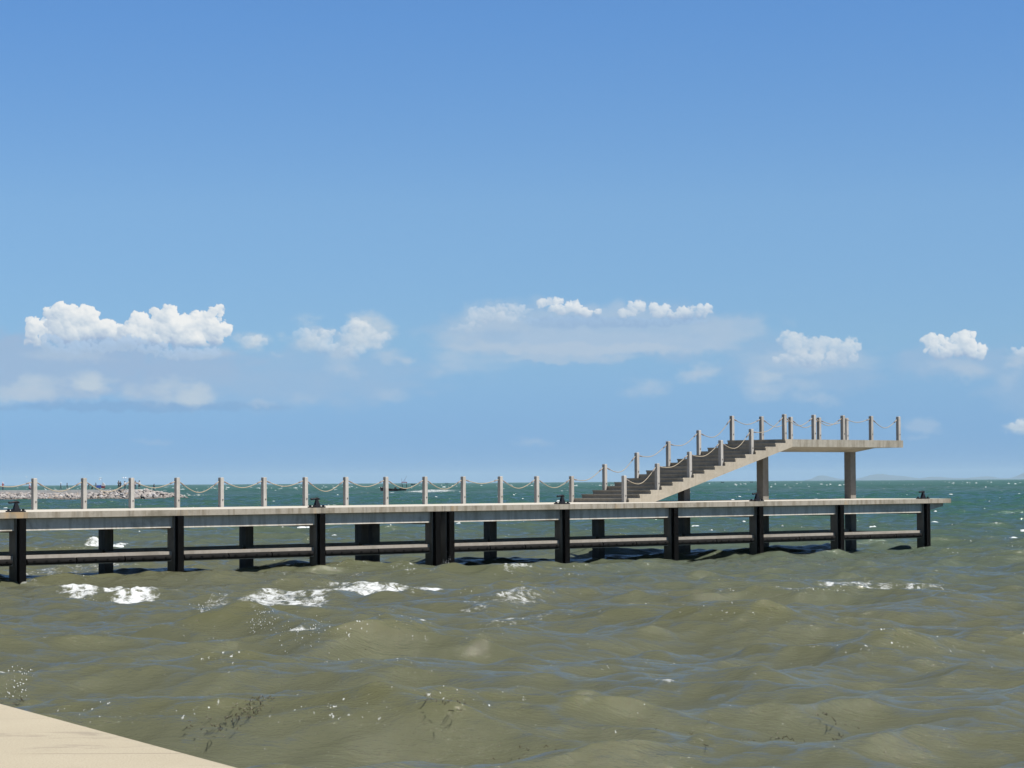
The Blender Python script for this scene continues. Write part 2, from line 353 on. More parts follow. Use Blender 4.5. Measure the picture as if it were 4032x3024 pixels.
for i, (a, b) in enumerate(zip(near, far)):
    p = MB().box(a - PS, a, -WP, -WP + PS, -2.0, ZB).build('pile', M_PILE, pier)
    MB().box(a - 0.325, a - 0.075, -WP - 0.155, -WP - 0.002, -1.0, ZB - 0.01).build('fender', M_RUBBER, p)
    MB().box(b - PS, b, -WQ, -WQ + PS, -2.0, ZB).build('pile', M_PILE, pier)
    # cross beams between the two rows, high and low
    for z0, z1, nm in ((1.74, ZB - 0.003, 'cross_beam'), (0.74, 0.94, 'tie_beam')):
        n0, n1, y0, y1 = a - PS + 0.03, b - PS + 0.03, -WP + PS, -WQ
        MB().hexa([(n0, y0), (n0 + PS - 0.06, y0), (n1 + PS - 0.06, y1), (n1, y1)], z0, z1).build(nm, M_BEAM, pier)
pairs = [(i, i + 1) for i in range(len(near) - 1) if i != 5]
for (i, j) in pairs:
    for row, wf in ((near, WP - 0.085), (far, WQ - 0.085)):
        s0, s1 = row[i], row[j] - PS
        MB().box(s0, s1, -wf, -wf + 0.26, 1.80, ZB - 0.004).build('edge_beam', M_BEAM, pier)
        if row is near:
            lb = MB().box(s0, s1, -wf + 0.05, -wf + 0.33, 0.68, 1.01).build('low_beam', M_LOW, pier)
            L = s1 - s0; n = 3 if L > 5.4 else 2
            for k in range(n):
                t0 = s0 + 0.10 + k * (L - 0.14) / n; t1 = s0 + 0.10 + (k + 1) * (L - 0.14) / n - 0.05
                mb = MB(); N = 9
                prof = [(math.cos(q) * 0.115, math.sin(q) * 0.10) for q in np.linspace(-math.pi / 2, math.pi / 2, N)]
                zc = 0.805; yb = -wf + 0.05 - 0.004
                vs = [(t0, yb - x, zc + z) for x, z in prof] + [(t1, yb - x, zc + z) for x, z in prof]
                fs = [(q, q + 1, N + q + 1, N + q) for q in range(N - 1)] + [tuple(range(N)), tuple(reversed(range(N, 2 * N))), (0, N - 1, 2 * N - 1, N)]
                mb.add(vs, fs); mb.build('fender_tube', M_TUBE, lb, smooth=False)
                q = t0 + 0.22
                while q < t1 - 0.1:                     # recessed bolts along the tube
                    MB().box(q, q + 0.07, yb - 0.128, yb - 0.09, 0.775, 0.835).build('bolt', M_RUBBER, lb); q += 0.46
        else:
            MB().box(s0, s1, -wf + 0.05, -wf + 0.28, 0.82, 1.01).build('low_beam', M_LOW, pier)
# tapered brackets under the outer end of the deck
for wf, sh in ((WP - 0.10, 0), (WQ - 0.10, skew(WQ))):
    s0 = (near if sh == 0 else far)[-1]; e = S_END - 0.22 + sh
    MB().prism([(s0, 1.86), (s0, ZB - 0.004), (e, ZB - 0.004), (e - 0.03, 2.07)], -wf, -wf + 0.26).build('end_bracket', M_BEAM, pier)

# ------------------------------------------------------------------ the flight of steps and the raised platform
stair = tag(empty('viewing_staircase', P3(26.6, 1.5, ZD), A), 'beige concrete steps rising to a raised viewing platform on columns', 'staircase')
def loc(s, w, z): return (s - 26.6, -(w - 1.5), z - ZD)
def sub(mb): mb.v = [(x - 26.6, y + 1.5, z - ZD) for x, y, z in mb.v]; return mb
W0, W1 = -0.15, 3.2
RS, TS, S1 = 2.65 / 16, 0.6627, 26.64
Z0 = ZD + 0.003
poly = [(S1 + 0.035, Z0)]
for k in range(16):                                     # each tread has a lip that overhangs the riser below it
    a = S1 + k * TS; zt_ = ZD + (k + 1) * RS
    if k: poly.append((a + 0.035, ZD + k * RS))
    poly += [(a + 0.035, zt_ - 0.055), (a, zt_ - 0.055), (a, zt_)]
SP = S1 + 15 * TS
poly += [(SP + 0.5, 5.05), (SP + 0.5, 4.72 - 0.0), (28.25, Z0)]
fl = sub(MB().prism(poly, -W1, -W0)).build('step_flight', M_STAIR, stair)
ZP, ZQ, SE = 5.05, 4.72, 44.92
sub(MB().box(SP + 0.503, SE, -W1, -W0, ZQ, ZP - 0.001)).build('platform_slab', M_PLAT, stair)
zt, zb = ZQ - 0.002, 4.525                              # the hull-shaped thickening below the slab
top = [(37.2, -3.1), (41.0, -3.1), (44.7, -1.75), (44.7, -1.38), (41.0, -0.0), (37.2, -0.0)]
bot = [(37.6, -1.75), (43.27, -1.75), (43.27, -1.38), (37.6, -1.38)]
hb = MB(); vs = [(x, y, zt) for x, y in top] + [(x, y, zb) for x, y in bot]
hb.add(vs, [(0, 1, 2, 3, 4, 5), (9, 8, 7, 6), (0, 1, 7, 6), (1, 2, 7), (2, 3, 8, 7), (3, 4, 8), (4, 5, 9, 8), (5, 0, 6, 9)])
sub(hb).build('soffit_beam', M_STAIR, stair)
def under(s): return 4.72 - (SP + 0.5 - s) * (4.72 - Z0) / (SP + 0.5 - 28.25)
for s, ztop in ((far[9], min(under(far[9] - PS), 4.5)), (far[10], 4.40), (far[11], zb)):
    sub(MB().box(s - PS, s, -WQ, -WQ + PS, Z0, ztop - 0.002)).build('column', M_COLUMN, stair)

# ------------------------------------------------------------------ railings of square posts and sagging ropes
def railing(label, posts, w, name='rope_railing'):
    r = tag(empty(name, P3(posts[0][0], w, posts[0][1]), A), label, 'railing')
    s00, z00 = posts[0]
    q = 0.075
    for (s, z) in posts:
        x = s - s00; zz = z - z00
        mb = MB().box(x - q, x + q, -q, q, zz, zz + 1.075)
        k = 0.06
        mb.add([(x - q, -q, zz + 1.0751), (x + q, -q, zz + 1.0751), (x + q, q, zz + 1.0751), (x - q, q, zz + 1.0751),
                (x - k, -k, zz + 1.095), (x + k, -k, zz + 1.095), (x + k, k, zz + 1.095), (x - k, k, zz + 1.095)],
               [(4, 5, 6, 7), (0, 1, 5, 4), (1, 2, 6, 5), (2, 3, 7, 6), (3, 0, 4, 7)])
        p = mb.build('post', M_POST, r)
        MB().tube([(x + 0.02, -q - 0.012, zz + 0.27), (x + 0.02, -q + 0.01, zz + 0.27)], 0.03, 8).build('bolt', M_BOLT, p)
    for i, ((sa, za), (sb, zb_)) in enumerate(zip(posts, posts[1:])):
        xa, xb = sa - s00 + q, sb - s00 - q
        ya, yb = za - z00 + 0.965, zb_ - z00 + 0.965
        sag = (0.275 + 0.10 * math.sin(i * 2.3 + s00) + 0.03 * math.sin(i * 5.1)) + 0.05 * abs(yb - ya)
        N = 22; pts = []
        for k in range(N + 1):
            u = k / N
            pts.append((xa + (xb - xa) * u, 0.0, ya + (yb - ya) * u - sag * (1 - (2 * u - 1) ** 2) * (1 + 0.12 * math.cos(math.pi * (2 * u - 1)))))
        rp = MB().tube(pts, 0.0155, 8).build('rope', M_ROPE, r, smooth=True)
        MB().tube(pts[1:4], [0.022, 0.031, 0.024], 8).build('sleeve', M_SLEEVE, rp, smooth=True)
        MB().tube(pts[-4:-1], [0.024, 0.031, 0.022], 8).build('sleeve', M_SLEEVE, rp, smooth=True)
    return r
deck_posts = [(-4.12, ZD), (-2.06, ZD)] + [(s, ZD) for s in (0, 2.08, 4.13, 6.16, 8.17, 10.19, 12.19, 14.21, 16.26, 18.32, 20.39, 22.45, 24.53)] 
def step_z(s): return ZD if s < S1 else min(ZP, ZD + RS * (1 + math.floor((s - S1) / TS + 1e-6)))
far_posts = [(26.57, ZD)] + [(s, step_z(s)) for s in (28.57, 30.56, 32.55, 34.53)] + [(s, ZP) for s in (36.74, 38.75, 40.78, 42.80, 44.80)]
near_posts = [(26.57, ZD)] + [(s, step_z(s)) for s in (28.57, 30.56, 32.55, 34.53)] + [(s, ZP) for s in (36.74, 38.75, 40.78, 42.80, 44.80)]
railing('long post and rope railing along the deck and the far side of the steps', deck_posts + far_posts, 0.0)
railing('shorter post and rope railing on the near side of the steps and platform', near_posts, 3.03)

# ------------------------------------------------------------------ mooring bollards
def bollard():
    r = empty('mooring_bollard', (0, 0, 0), A)
    MB().box(-0.27, 0.27, -0.17, 0.17, 0.002, 0.045).build('base_plate', M_IRON, r)
    st = MB(); vs = [(-0.10, -0.07, 0.045), (0.13, -0.07, 0.045), (0.13, 0.07, 0.045), (-0.10, 0.07, 0.045),
                     (-0.03, -0.03, 0.29), (0.05, -0.03, 0.29), (0.05, 0.03, 0.29), (-0.03, 0.03, 0.29)]
    st.add(vs, [(0, 1, 2, 3), (4, 5, 6, 7), (0, 1, 5, 4), (1, 2, 6, 5), (2, 3, 7, 6), (3, 0, 4, 7)])
    st.build('stem', M_IRON, r)
    MB().tube([(-0.27, 0, 0.305), (-0.255, 0, 0.305), (-0.2, 0, 0.302), (-0.1, 0, 0.312), (0.02, 0, 0.325), (0.1, 0, 0.305), (0.13, 0, 0.30)],
              [0.028, 0.038, 0.032, 0.034, 0.045, 0.036, 0.026], 10).build('head', M_IRON, r, smooth=True)
    for x, y in ((-0.2, -0.11), (0.21, -0.11), (-0.2, 0.11), (0.21, 0.11)):
        MB().tube([(x, y, 0.045), (x, y, 0.085), (x, y, 0.10)], [0.045, 0.045, 0.025], 6).build('bolt', M_IRON, r)
    return r
b0 = bollard()
BL = [(61, 'black iron bollard at the left edge of the picture, below the breakwater'),
      (1244.5, 'black iron bollard between the breakwater and the fishing boat, touching a rail post'),
      (2209.5, 'black iron mooring bollard just left of the foot of the steps'),
      (2975.5, 'black iron bollard at the foot of the middle column under the steps'),
      (3629.5, 'black iron mooring bollard near the open seaward end of the deck')]
for i, (px, lab) in enumerate(BL):
    r = b0
    if i:
        r = b0.copy(); COL.objects.link(r)
        for ch in b0.children:
            c = ch.copy(); COL.objects.link(c); c.parent = r
    w = 6.22
    dr = Vector(((px - CX) / F, 1.0)); o = Vector((O.x + w * math.sin(A), O.y - w * math.cos(A)))
    s = (dr.x * o.y - o.x) / (math.cos(A) - dr.x * math.sin(A))
    r.location = P3(s, w, ZD)
    tag(r, lab, 'bollard', 'mooring bollards along the near edge of the pier')

# ------------------------------------------------------------------ the promenade the photograph was taken from
def promenade():
    m, t, b = material('promenade_concrete')
    tc = t.n('ShaderNodeTexCoord').outputs['Object']
    n1 = t.noise(tc, 1.1, 5, 0.6); n2 = t.noise(tc, 90, 4, 0.7); n3 = t.noise(t.mapv(tc, (1, 1.9, 1)), 1.5, 7, 0.7, 0.5); n4 = t.noise(tc, 14, 6, 0.7)
    c = t.mix(n1, (0.36, 0.315, 0.22), (0.46, 0.41, 0.30))
    c = t.mix(t.m('MULTIPLY', t.smooth(n2, 0.46, 0.60), 0.58), c, (0.22, 0.18, 0.13))
    c = t.mix(t.m('MULTIPLY', t.smooth(n4, 0.5, 0.75), 0.2), c, (0.45, 0.39, 0.30))
    c = t.mix(t.m('MULTIPLY', t.smooth(n3, 0.54, 0.68), 0.45), c, (0.17, 0.145, 0.115))
    se = t.n('ShaderNodeSeparateXYZ'); t.put(se.inputs[0], tc)
    wob = t.m('MULTIPLY', t.m('SUBTRACT', t.noise(tc, 0.8, 4, 0.6), 0.5), 0.22)
    fr = t.m('ABSOLUTE', t.m('SUBTRACT', t.m('ADD', se.outputs[1], wob), 16.28))
    crack = t.m('MULTIPLY', t.smooth(fr, 0.004, 0.02, 1, 0), t.smooth(t.noise(tc, 1.2, 2), 0.38, 0.5))
    c = t.mix(t.m('MULTIPLY', crack, 0.6), c, (0.09, 0.07, 0.055))
    t.put(b.inputs['Base Color'], c); b.inputs['Roughness'].default_value = 0.9
    bump(t, b, t.m('ADD', n2, t.m('MULTIPLY', n4, 0.6)), 0.5, 0.01)
    p1, p2 = at(0, 2768, 1.6), at(950, 3024, 1.6)
    d = (p1 - p2).xy.normalized(); a = p2.xy - d * 45; e = p2.xy + d * 40
    q = [(a.x, a.y), (e.x, e.y), (-60, e.y), (-60, -40), (a.x, -40)]
    mb = MB(); n = len(q)
    ins = 0.02; nn = Vector((d.y, -d.x))                # small chamfer along the water edge
    mb.hexa(q, -2.0, 1.6)
    o = mb.build('promenade', m); tag(o, kind='structure')
    bv = o.modifiers.new('bevel', 'BEVEL'); bv.width = 0.02; bv.segments = 2
promenade()

# ------------------------------------------------------------------ the sea: real waves on a fine radial grid
waves = []
wr = np.random.default_rng(5)
for i in range(96):
    u = (i + wr.random()) / 96
    lam = 0.45 * (13.0 / 0.45) ** u
    th = R(-90 + 10) + wr.normal() * R(17 if lam > 3 else 30)
    k = 2 * math.pi / lam
    amp = (0.0058 + 0.0016 * min(1, lam / 6)) * lam ** 1.02 * math.exp(-(lam / 10.5) ** 6) * (0.6 + 0.8 * wr.random())
    if lam < 2.6: amp *= 1.2
    waves.append((k, math.cos(th), math.sin(th), amp, wr.random() * 2 * math.pi))
# single big crests seen in the photograph: pixel of the crest, half width (px), height, run-up length, slant
crests = [(2080, 2335, 330, 0.34, 2.3, 0.10), (2800, 2440, 430, 0.36, 2.4, 0.02), (1000, 2470, 330, 0.34, 2.0, -0.25), (1330, 2540, 260, 0.24, 1.6, -0.2),
          (1570, 2490, 180, 0.22, 1.3, 0.0), (700, 2290, 420, 0.13, 2.6, 0.08), (1650, 2265, 380, 0.10, 2.4, 0.05), (2560, 2225, 320, 0.08, 2.4, 0.1), (3350, 2205, 420, 0.08, 2.4, 0.05),
          (3500, 2570, 330, 0.22, 1.5, 0.0), (3050, 2660, 330, 0.22, 1.3, 0.05), (1150, 2720, 360, 0.15, 1.1, 0), (2500, 2870, 300, 0.14, 0.9, 0.05), (1700, 2830, 300, 0.14, 0.9, -0.1),
          (400, 2580, 330, 0.20, 1.5, -0.1), (3700, 2360, 260, 0.26, 2.2, 0.2)]
def sea(x, y, dist):
    z = np.zeros_like(x); ddx = np.zeros_like(x); ddy = np.zeros_like(x)
    for k, cx, cy, a, ph in waves:
        lam = 2 * math.pi / k
        fade = np.clip((lam * 420 - dist) / (lam * 200), 0, 1) if lam < 4 else np.clip((lam * 900 - dist) / (lam * 400), 0, 1)
        if not fade.any(): continue
        p = k * (x * cx + y * cy) + ph
        aa = a * fade
        z += aa * np.cos(p); s = np.sin(p) * aa * 0.95
        ddx -= cx * s; ddy -= cy * s
    for (px, py, hw, h, L, sl) in crests:
        c = at(px, py, 0.25); wv = hw / F * c.y
        gx = (x - c.x); gy = (y - c.y) - gx * sl * 3 - 0.5 * np.sin(gx * 0.9 + px)
        e = np.exp(-(gx / wv) ** 2)
        front = np.where(gy < 0, np.exp(-(gy / L) ** 2), np.exp(-(gy / (L * 1.9)) ** 2))
        h *= 1.35
        z += h * e * front * (0.85 + 0.3 * vnoise(gx * 0.8, gy * 0.4, int(px)))
        z -= 0.33 * h * e * np.exp(-((gy + 2.1 * L) / (L * 1.3)) ** 2)
    return z, ddx, ddy
PILE_FOAM = [(a, g_) for a, g_ in zip(near, (0, 0, .5, .35, .3, .5, .7, .35, .3, .6, .5, .3))]
def wrap(px0, px1, py0, py1, z=0.0):
    a = at((px0 + px1) / 2, py0, z).y; b = at((px0 + px1) / 2, py1, z).y
    c = atD((px0 + px1) / 2, (a + b) / 2)
    return c.x, c.y, (px1 - px0) / 2 / F * c.y, abs(a - b) / 2
# foam seen in the photograph: picture box, density, height of the froth, slant of the long axis
foams = [((215, 420, 2328, 2360), .98, 0.07, -0.5), ((260, 400, 2345, 2364), .9, .03, 0), ((395, 600, 2345, 2385), 1.0, 0.07, 0.2), ((420, 500, 2332, 2350), .9, .08, 0), ((650, 760, 2338, 2354), .72, 0.04, -0.3),
         ((900, 1330, 2345, 2405), .82, 0.0, 0.3), ((1000, 1300, 2380, 2406), .86, 0.0, 0.1), ((1180, 1760, 2308, 2352), .80, 0.0, 0.15), ((1300, 1680, 2330, 2360), .92, 0, .2), ((940, 1300, 2335, 2352), .7, 0, .3), ((1180, 1850, 2316, 2334), 1.0, 0, .1), ((900, 1260, 2394, 2402), .85, 0, .2), ((790, 900, 2362, 2390), .6, 0.04, 0), ((1500, 1880, 2305, 2340), .5, 0.0, -.2),
         ((1880, 2120, 2282, 2298), .72, 0.05, 0), ((1920, 2150, 2374, 2394), .66, 0.0, .2), ((1780, 1950, 2385, 2408), .5, 0, 0),
         ((1455, 1600, 2458, 2490), .95, 0.07, 0), ((1560, 1690, 2462, 2484), .85, 0.07, 0), ((1690, 1830, 2476, 2492), .6, .03, -.2), ((1840, 2190, 2445, 2485), .45, 0, .3),
         ((1085, 1330, 2533, 2545), .80, 0.05, -.5), ((980, 1060, 2490, 2515), .55, 0.05, -.3), ((760, 850, 2430, 2450), .6, 0.08, 0), ((1150, 1330, 2430, 2450), .45, .02, -.5),
         ((2480, 2700, 2350, 2368), .62, 0, .1), ((2620, 3030, 2340, 2366), .80, 0.0, .2), ((3020, 3280, 2354, 2372), .68, 0, .0), ((3210, 3560, 2308, 2336), .70, 0.0, .3), ((3400, 3760, 2316, 2345), .64, 0.0, .4),
         ((2660, 2800, 2380, 2405), .45, 0, .4), ((320, 392, 2146, 2166), 1.0, 0.12, 0), ((430, 510, 2149, 2164), .9, 0.10, 0), ((90, 520, 2220, 2280), .54, 0.0, .1), ((430, 520, 2210, 2240), .72, .02, .2),
         ((-20, 80, 2672, 2698), .8, 0.05, -.3), ((2545, 2690, 2717, 2727), .66, 0.03, 0), ((640, 830, 2800, 2880), .42, 0.0, .6), ((1730, 1850, 2235, 2255), .7, 0.05, 0), ((1430, 1490, 2228, 2242), .75, 0.05, 0),
         ((3090, 3200, 2193, 2203), .66, 0.03, 0), ((1600, 1800, 1931, 1944), .9, 0.12, 0), ((758, 784, 1954, 1960), .8, 0.35, 0)]
foamb = [(wrap(*b), d, h, s) for b, d, h, s in foams]
def build_sea():
    rr = [20.0]
    def run(to, f):
        while rr[-1] < to: rr.append(rr[-1] + f(rr[-1]))
    run(26, lambda d: .25); run(60, lambda d: .075); run(130, lambda d: .075 + (d - 60) * .0007); run(1500, lambda d: .12 + (d - 130) * .00105)
    run(48500, lambda d: d * 0.02)
    r = np.array(rr)
    dense = np.linspace(-12.0, 12.0, 900)
    side = 12.0 + np.cumsum(np.linspace(0.03, 2.6, 46))
    th = np.radians(np.concatenate([-side[::-1], dense, side]))
    nr, nt_ = len(r), len(th)
    Rg, Tg = np.meshgrid(r, th, indexing='ij')
    x = (Rg * np.sin(Tg)).ravel(); y = (Rg * np.cos(Tg)).ravel(); dist = Rg.ravel()
    z, ddx, ddy = sea(x, y, dist)
    foam = np.zeros_like(x)
    n1 = fbm(x * 1.1, y * 0.55, 40, 4); n2 = vnoise(x * 9, y * 4, 60); n3 = fbm(x * 5, y * 2.2, 70, 3)
    ok = dist < 1300
    for (cx, cy, ax, ay), dn, hh, sl in foamb:
        gx = (x - cx) / ax; gy = (y - cy - (x - cx) * sl * ay / ax) / ay
        e = np.clip(1.25 - np.sqrt(gx * gx + gy * gy), 0, 1)
        f = np.clip(e * 1.6, 0, 1) * dn
        foam = np.maximum(foam, f)
        if hh: z += hh * np.clip(e * 1.5, 0, 1) * np.clip(dn, 0, 1) * (0.3 + 1.3 * n3 ** 1.5 + 0.6 * (n2 - 0.5))
    for a_, dn in PILE_FOAM:                             # wash round the piles
        p = P3(a_ - 0.1, WP + 0.35, 0); e = np.clip(1.3 - np.hypot((x - p.x) / 0.7, (y - p.y) / 0.9), 0, 1)
        foam = np.maximum(foam, e * dn)
    # natural crest foam, sparse
    zz = z - 0.22
    nat = np.clip(zz * 4.0, 0, 1) * np.clip((n1 - 0.62) * 6, 0, 1) * (dist > 60) * 0.75
    foam = np.maximum(foam, nat)
    q = y + 1.36 * x + (n1 - 0.5) * 18
    sea_t = np.clip(np.log(np.maximum(q, 1) / 75) / math.log(600 / 75), 0, 1)
    co = np.stack([x + ddx, y + ddy, z], 1).astype(np.float32)
    me = bpy.data.meshes.new('sea_water')
    me.vertices.add(len(co)); me.vertices.foreach_set('co', co.ravel())
    i = np.arange((nr - 1)).repeat(nt_ - 1); j = np.tile(np.arange(nt_ - 1), nr - 1)
    a = i * nt_ + j
    quad = np.stack([a, a + nt_, a + nt_ + 1, a + 1], 1).astype(np.int32)
    nf = len(quad)
    me.loops.add(nf * 4); me.loops.foreach_set('vertex_index', quad.ravel()[::1])
    me.polygons.add(nf); me.polygons.foreach_set('loop_start', np.arange(0, nf * 4, 4, dtype=np.int32))
    me.update(calc_edges=True)
    me.polygons.foreach_set('use_smooth', np.ones(nf, dtype=bool))
    for nm, arr in (('foam', foam), ('open', sea_t)):
        at_ = me.attributes.new(nm, 'FLOAT', 'POINT'); at_.data.foreach_set('value', arr.astype(np.float32))
    if me.polygons[0].normal.z < 0: me.flip_normals()
    me.update()
    o = bpy.data.objects.new('sea_water', me); COL.objects.link(o); tag(o, kind='structure')
    m, t, b = material('sea_water')
    ge = t.n('ShaderNodeNewGeometry').outputs['Position']
    fo = t.n('ShaderNodeAttribute', attribute_name='foam').outputs['Fac']
    op = t.n('ShaderNodeAttribute', attribute_name='open').outputs['Fac']
    far_ = t.v('LENGTH', ge)
    body = t.ramp(op, [(0.0, (0.090, 0.094, 0.057)), (0.20, (0.076, 0.090, 0.060)), (0.42, (0.052, 0.082, 0.062)), (0.66, (0.032, 0.078, 0.061)), (1.0, (0.022, 0.080, 0.061))])
    silt = t.noise(t.mapv(ge, (0.22, 0.10, 0.1)), 1.0, 4, 0.55)
    body = t.mix(t.m('MULTIPLY', t.smooth(silt, 0.4, 0.68), 0.35), body, t.mix(op, (0.084, 0.085, 0.046), (0.022, 0.066, 0.048)))
    fn = t.noise(t.mapv(ge, (1.7, 1.5, 2.5)), 1.7, 9, 0.72, 0.6); fw = t.noise(t.mapv(ge, (1.5, 1.0, 1.5)), 1.8, 6, 0.62, 0.8)
    web = t.m('ABSOLUTE', t.m('SUBTRACT', fw, 0.5))
    key = t.m('ADD', t.m('ADD', fo, t.m('MULTIPLY', t.m('SUBTRACT', fn, 0.5), 2.3)), t.m('MULTIPLY', t.m('SUBTRACT', 0.07, web), 3.4))
    fm = t.m('MULTIPLY', t.m('MULTIPLY', t.smooth(key, 0.60, 1.25), 0.97), t.smooth(fo, 0.02, 0.18))
    # sun glitter painted into the colour as small white dots, like stray bubbles
    glit = t.noise(t.mapv(ge, (1, 0.30, 1)), 17.0, 2, 0.6)
    glit_m = t.m('MULTIPLY', t.smooth(glit, 0.72, 0.76), t.smooth(t.noise(ge, 0.6, 4, 0.6), 0.50, 0.60))
    fm = t.m('MAXIMUM', fm, t.m('MULTIPLY', glit_m, 0.8))
    zc = t.n('ShaderNodeSeparateXYZ'); t.put(zc.inputs[0], ge)
    crest_glint = t.m('MULTIPLY', t.smooth(t.noise(t.mapv(ge, (1, 0.22, 1)), 15.0, 2, 0.6), 0.66, 0.71), t.m('MULTIPLY', t.smooth(zc.outputs[2], 0.16, 0.36), t.smooth(t.noise(ge, 0.9, 3, 0.6), 0.50, 0.58)))  # more painted sun glints, as white specks on the higher crests
    fm = t.m('MAXIMUM', fm, t.m('MULTIPLY', crest_glint, 0.85))
    # the silty water scatters light from below its surface, so its own colour hardly follows the ripples;
    # the reflection does, through every ripple
    gz = t.n('ShaderNodeSeparateXYZ'); t.put(gz.inputs[0], ge)
    body = t.mix(t.m('MULTIPLY', t.smooth(gz.outputs[2], 0.10, 0.60), t.m('SUBTRACT', 0.55, t.m('MULTIPLY', op, 0.4))), body, t.mix(op, (0.094, 0.094, 0.042), (0.028, 0.078, 0.048)))  # sunlight through thin crests, put into the colour as a yellower tint with height
    nrm = t.n('ShaderNodeNewGeometry').outputs['Normal']
    r1 = t.noise(t.mapv(ge, (0.6, 1.4, 1)), 2.2, 4, 0.6, 0.4); r2 = t.noise(t.mapv(ge, (0.7, 1.5, 1)), 10.0, 6, 0.70, 0.5); r3 = t.noise(t.mapv(ge, (0.5, 0.9, 1)), 0.8, 3, 0.5)
    h = t.m('ADD', t.m('ADD', t.m('MULTIPLY', r1, 0.085), t.m('MULTIPLY', r2, 0.028)), t.m('MULTIPLY', r3, 0.12))
    bp = t.n('ShaderNodeBump'); bp.inputs['Strength'].default_value = 1.0; bp.inputs['Distance'].default_value = 1.0
    t.put(bp.inputs['Height'], h)
    soft = t.v('NORMALIZE', t.v('ADD', t.v('ADD', t.v('MULTIPLY', nrm, (0.40, 0.40, 0.40)), t.v('MULTIPLY', bp.outputs[0], (0.22, 0.22, 0.22))), (0, 0, 0.38)))
    df = t.n('ShaderNodeBsdfDiffuse'); t.put(df.inputs['Color'], t.mix(fm, body, (0.54, 0.56, 0.56))); t.put(df.inputs['Normal'], soft)
    gl = t.n('ShaderNodeBsdfGlossy'); t.put(gl.inputs['Normal'], bp.outputs[0])
    t.put(gl.inputs['Roughness'], t.smooth(far_, 40.0, 900.0, 0.06, 0.30))
    fr = t.n('ShaderNodeFresnel'); fr.inputs['IOR'].default_value = 1.42; t.put(fr.inputs['Normal'], bp.outputs[0])
    ms = t.n('ShaderNodeMixShader'); t.put(ms.inputs[0], t.m('MULTIPLY', t.m('MINIMUM', fr.outputs[0], t.smooth(far_, 60.0, 1600.0, 0.85, 0.19)), t.m('SUBTRACT', 1.0, t.m('MULTIPLY', fm, 0.9))))
    t.t.links.new(df.outputs[0], ms.inputs[1]); t.t.links.new(gl.outputs[0], ms.inputs[2])
    out = m.node_tree.nodes['Material Output']; t.t.links.new(ms.outputs[0], out.inputs[0])
    m.node_tree.nodes.remove(b)
    me.materials.append(m)
    return o
sea_obj = build_sea()
def level(x, y):
    z, _, _ = sea(np.array([x]), np.array([y]), np.array([math.hypot(x, y)])); return float(z[0])

# small breaking crests far out, too many to count
def whitecaps():
    g = np.random.default_rng(3); mb = MB(); n = 0
    while n < 900:
        u = g.random(); D = 130 * (3600 / 130) ** (u ** 0.75)
        X = (g.random() * 1.5 - 0.75) * D * 0.42
        if D < 700 and X < -0.05 * D and 500 < D: continue
        wd_ = (0.15 + 0.9 * g.random() ** 2.5) * (0.45 + min(D, 1800) / 600)
        ht = (0.045 + 0.075 * g.random()) * (0.6 + min(D, 1800) / 600)
        zb_ = 0.10 + 0.12 * g.random(); k = 7
        xs = np.linspace(-1, 1, k); vs = []
        tilt = g.normal() * 0.15
        for x in xs:
            hh = ht * (1 - x * x) * (0.6 + 0.7 * g.random())
            y = D + tilt * x * wd_ * 3 + 0.2 * g.normal()
            vs += [(X + x * wd_ / 2, y - 0.35 * hh / ht, zb_ - 0.10), (X + x * wd_ / 2, y, zb_ + hh - 0.02), (X + x * wd_ / 2, y + 0.8, zb_ - 0.12)]
        fs = [(3 * i + a, 3 * i + a + 3, 3 * i + a + 4, 3 * i + a + 1) for i in range(k - 1) for a in (0, 1)]
        mb.add(vs, fs); n += 1
    m = plain('sea_foam', (0.50, 0.54, 0.54), 0.9, var=0.12, scale=1.0)
    tag(mb.build('whitecaps', m, smooth=True), kind='stuff', label='scattered small white breaking crests on the green sea out to the horizon', cat='foam')
whitecaps()
def spray():
    g = np.random.default_rng(8); mb = MB()
    spots = [(860, 2405, 45, 40, .35), (1020, 2470, 45, 30, .3), (1200, 2515, 140, 30, .22), (1570, 2452, 110, 26, .2), (320, 2322, 90, 22, .16), (510, 2335, 100, 26, .18), (790, 2362, 60, 20, .2), (1985, 2275, 100, 14, .15),
             (1760, 2228, 20, 30, .4), (1465, 2226, 30, 14, .2), (60, 2668, 50, 25, .12)]
    for px, py, sx, sy, up in spots:
        base = at(px, py + sy * 0.6, 0.2)
        for k in range(70):
            X = base.x + g.normal() * sx * 0.5 / F * base.y; Y = base.y + g.normal() * 0.5
            zz = level(X, Y) + abs(g.normal()) * up * 0.55; r = 0.004 + 0.011 * g.random() ** 2
            mb.add([(X + r, Y, zz), (X - r, Y, zz), (X, Y + r, zz), (X, Y - r, zz), (X, Y, zz + r * 1.3), (X, Y, zz - r)],
                   [(0, 2, 4), (2, 1, 4), (1, 3, 4), (3, 0, 4), (2, 0, 5), (1, 2, 5), (3, 1, 5), (0, 3, 5)])
    m = plain('spray_drops', (0.6, 0.62, 0.62), 0.4, var=0.05)
    tag(mb.build('spray', m), kind='stuff', label='fine white droplets thrown up from the breaking waves', cat='spray')
spray()
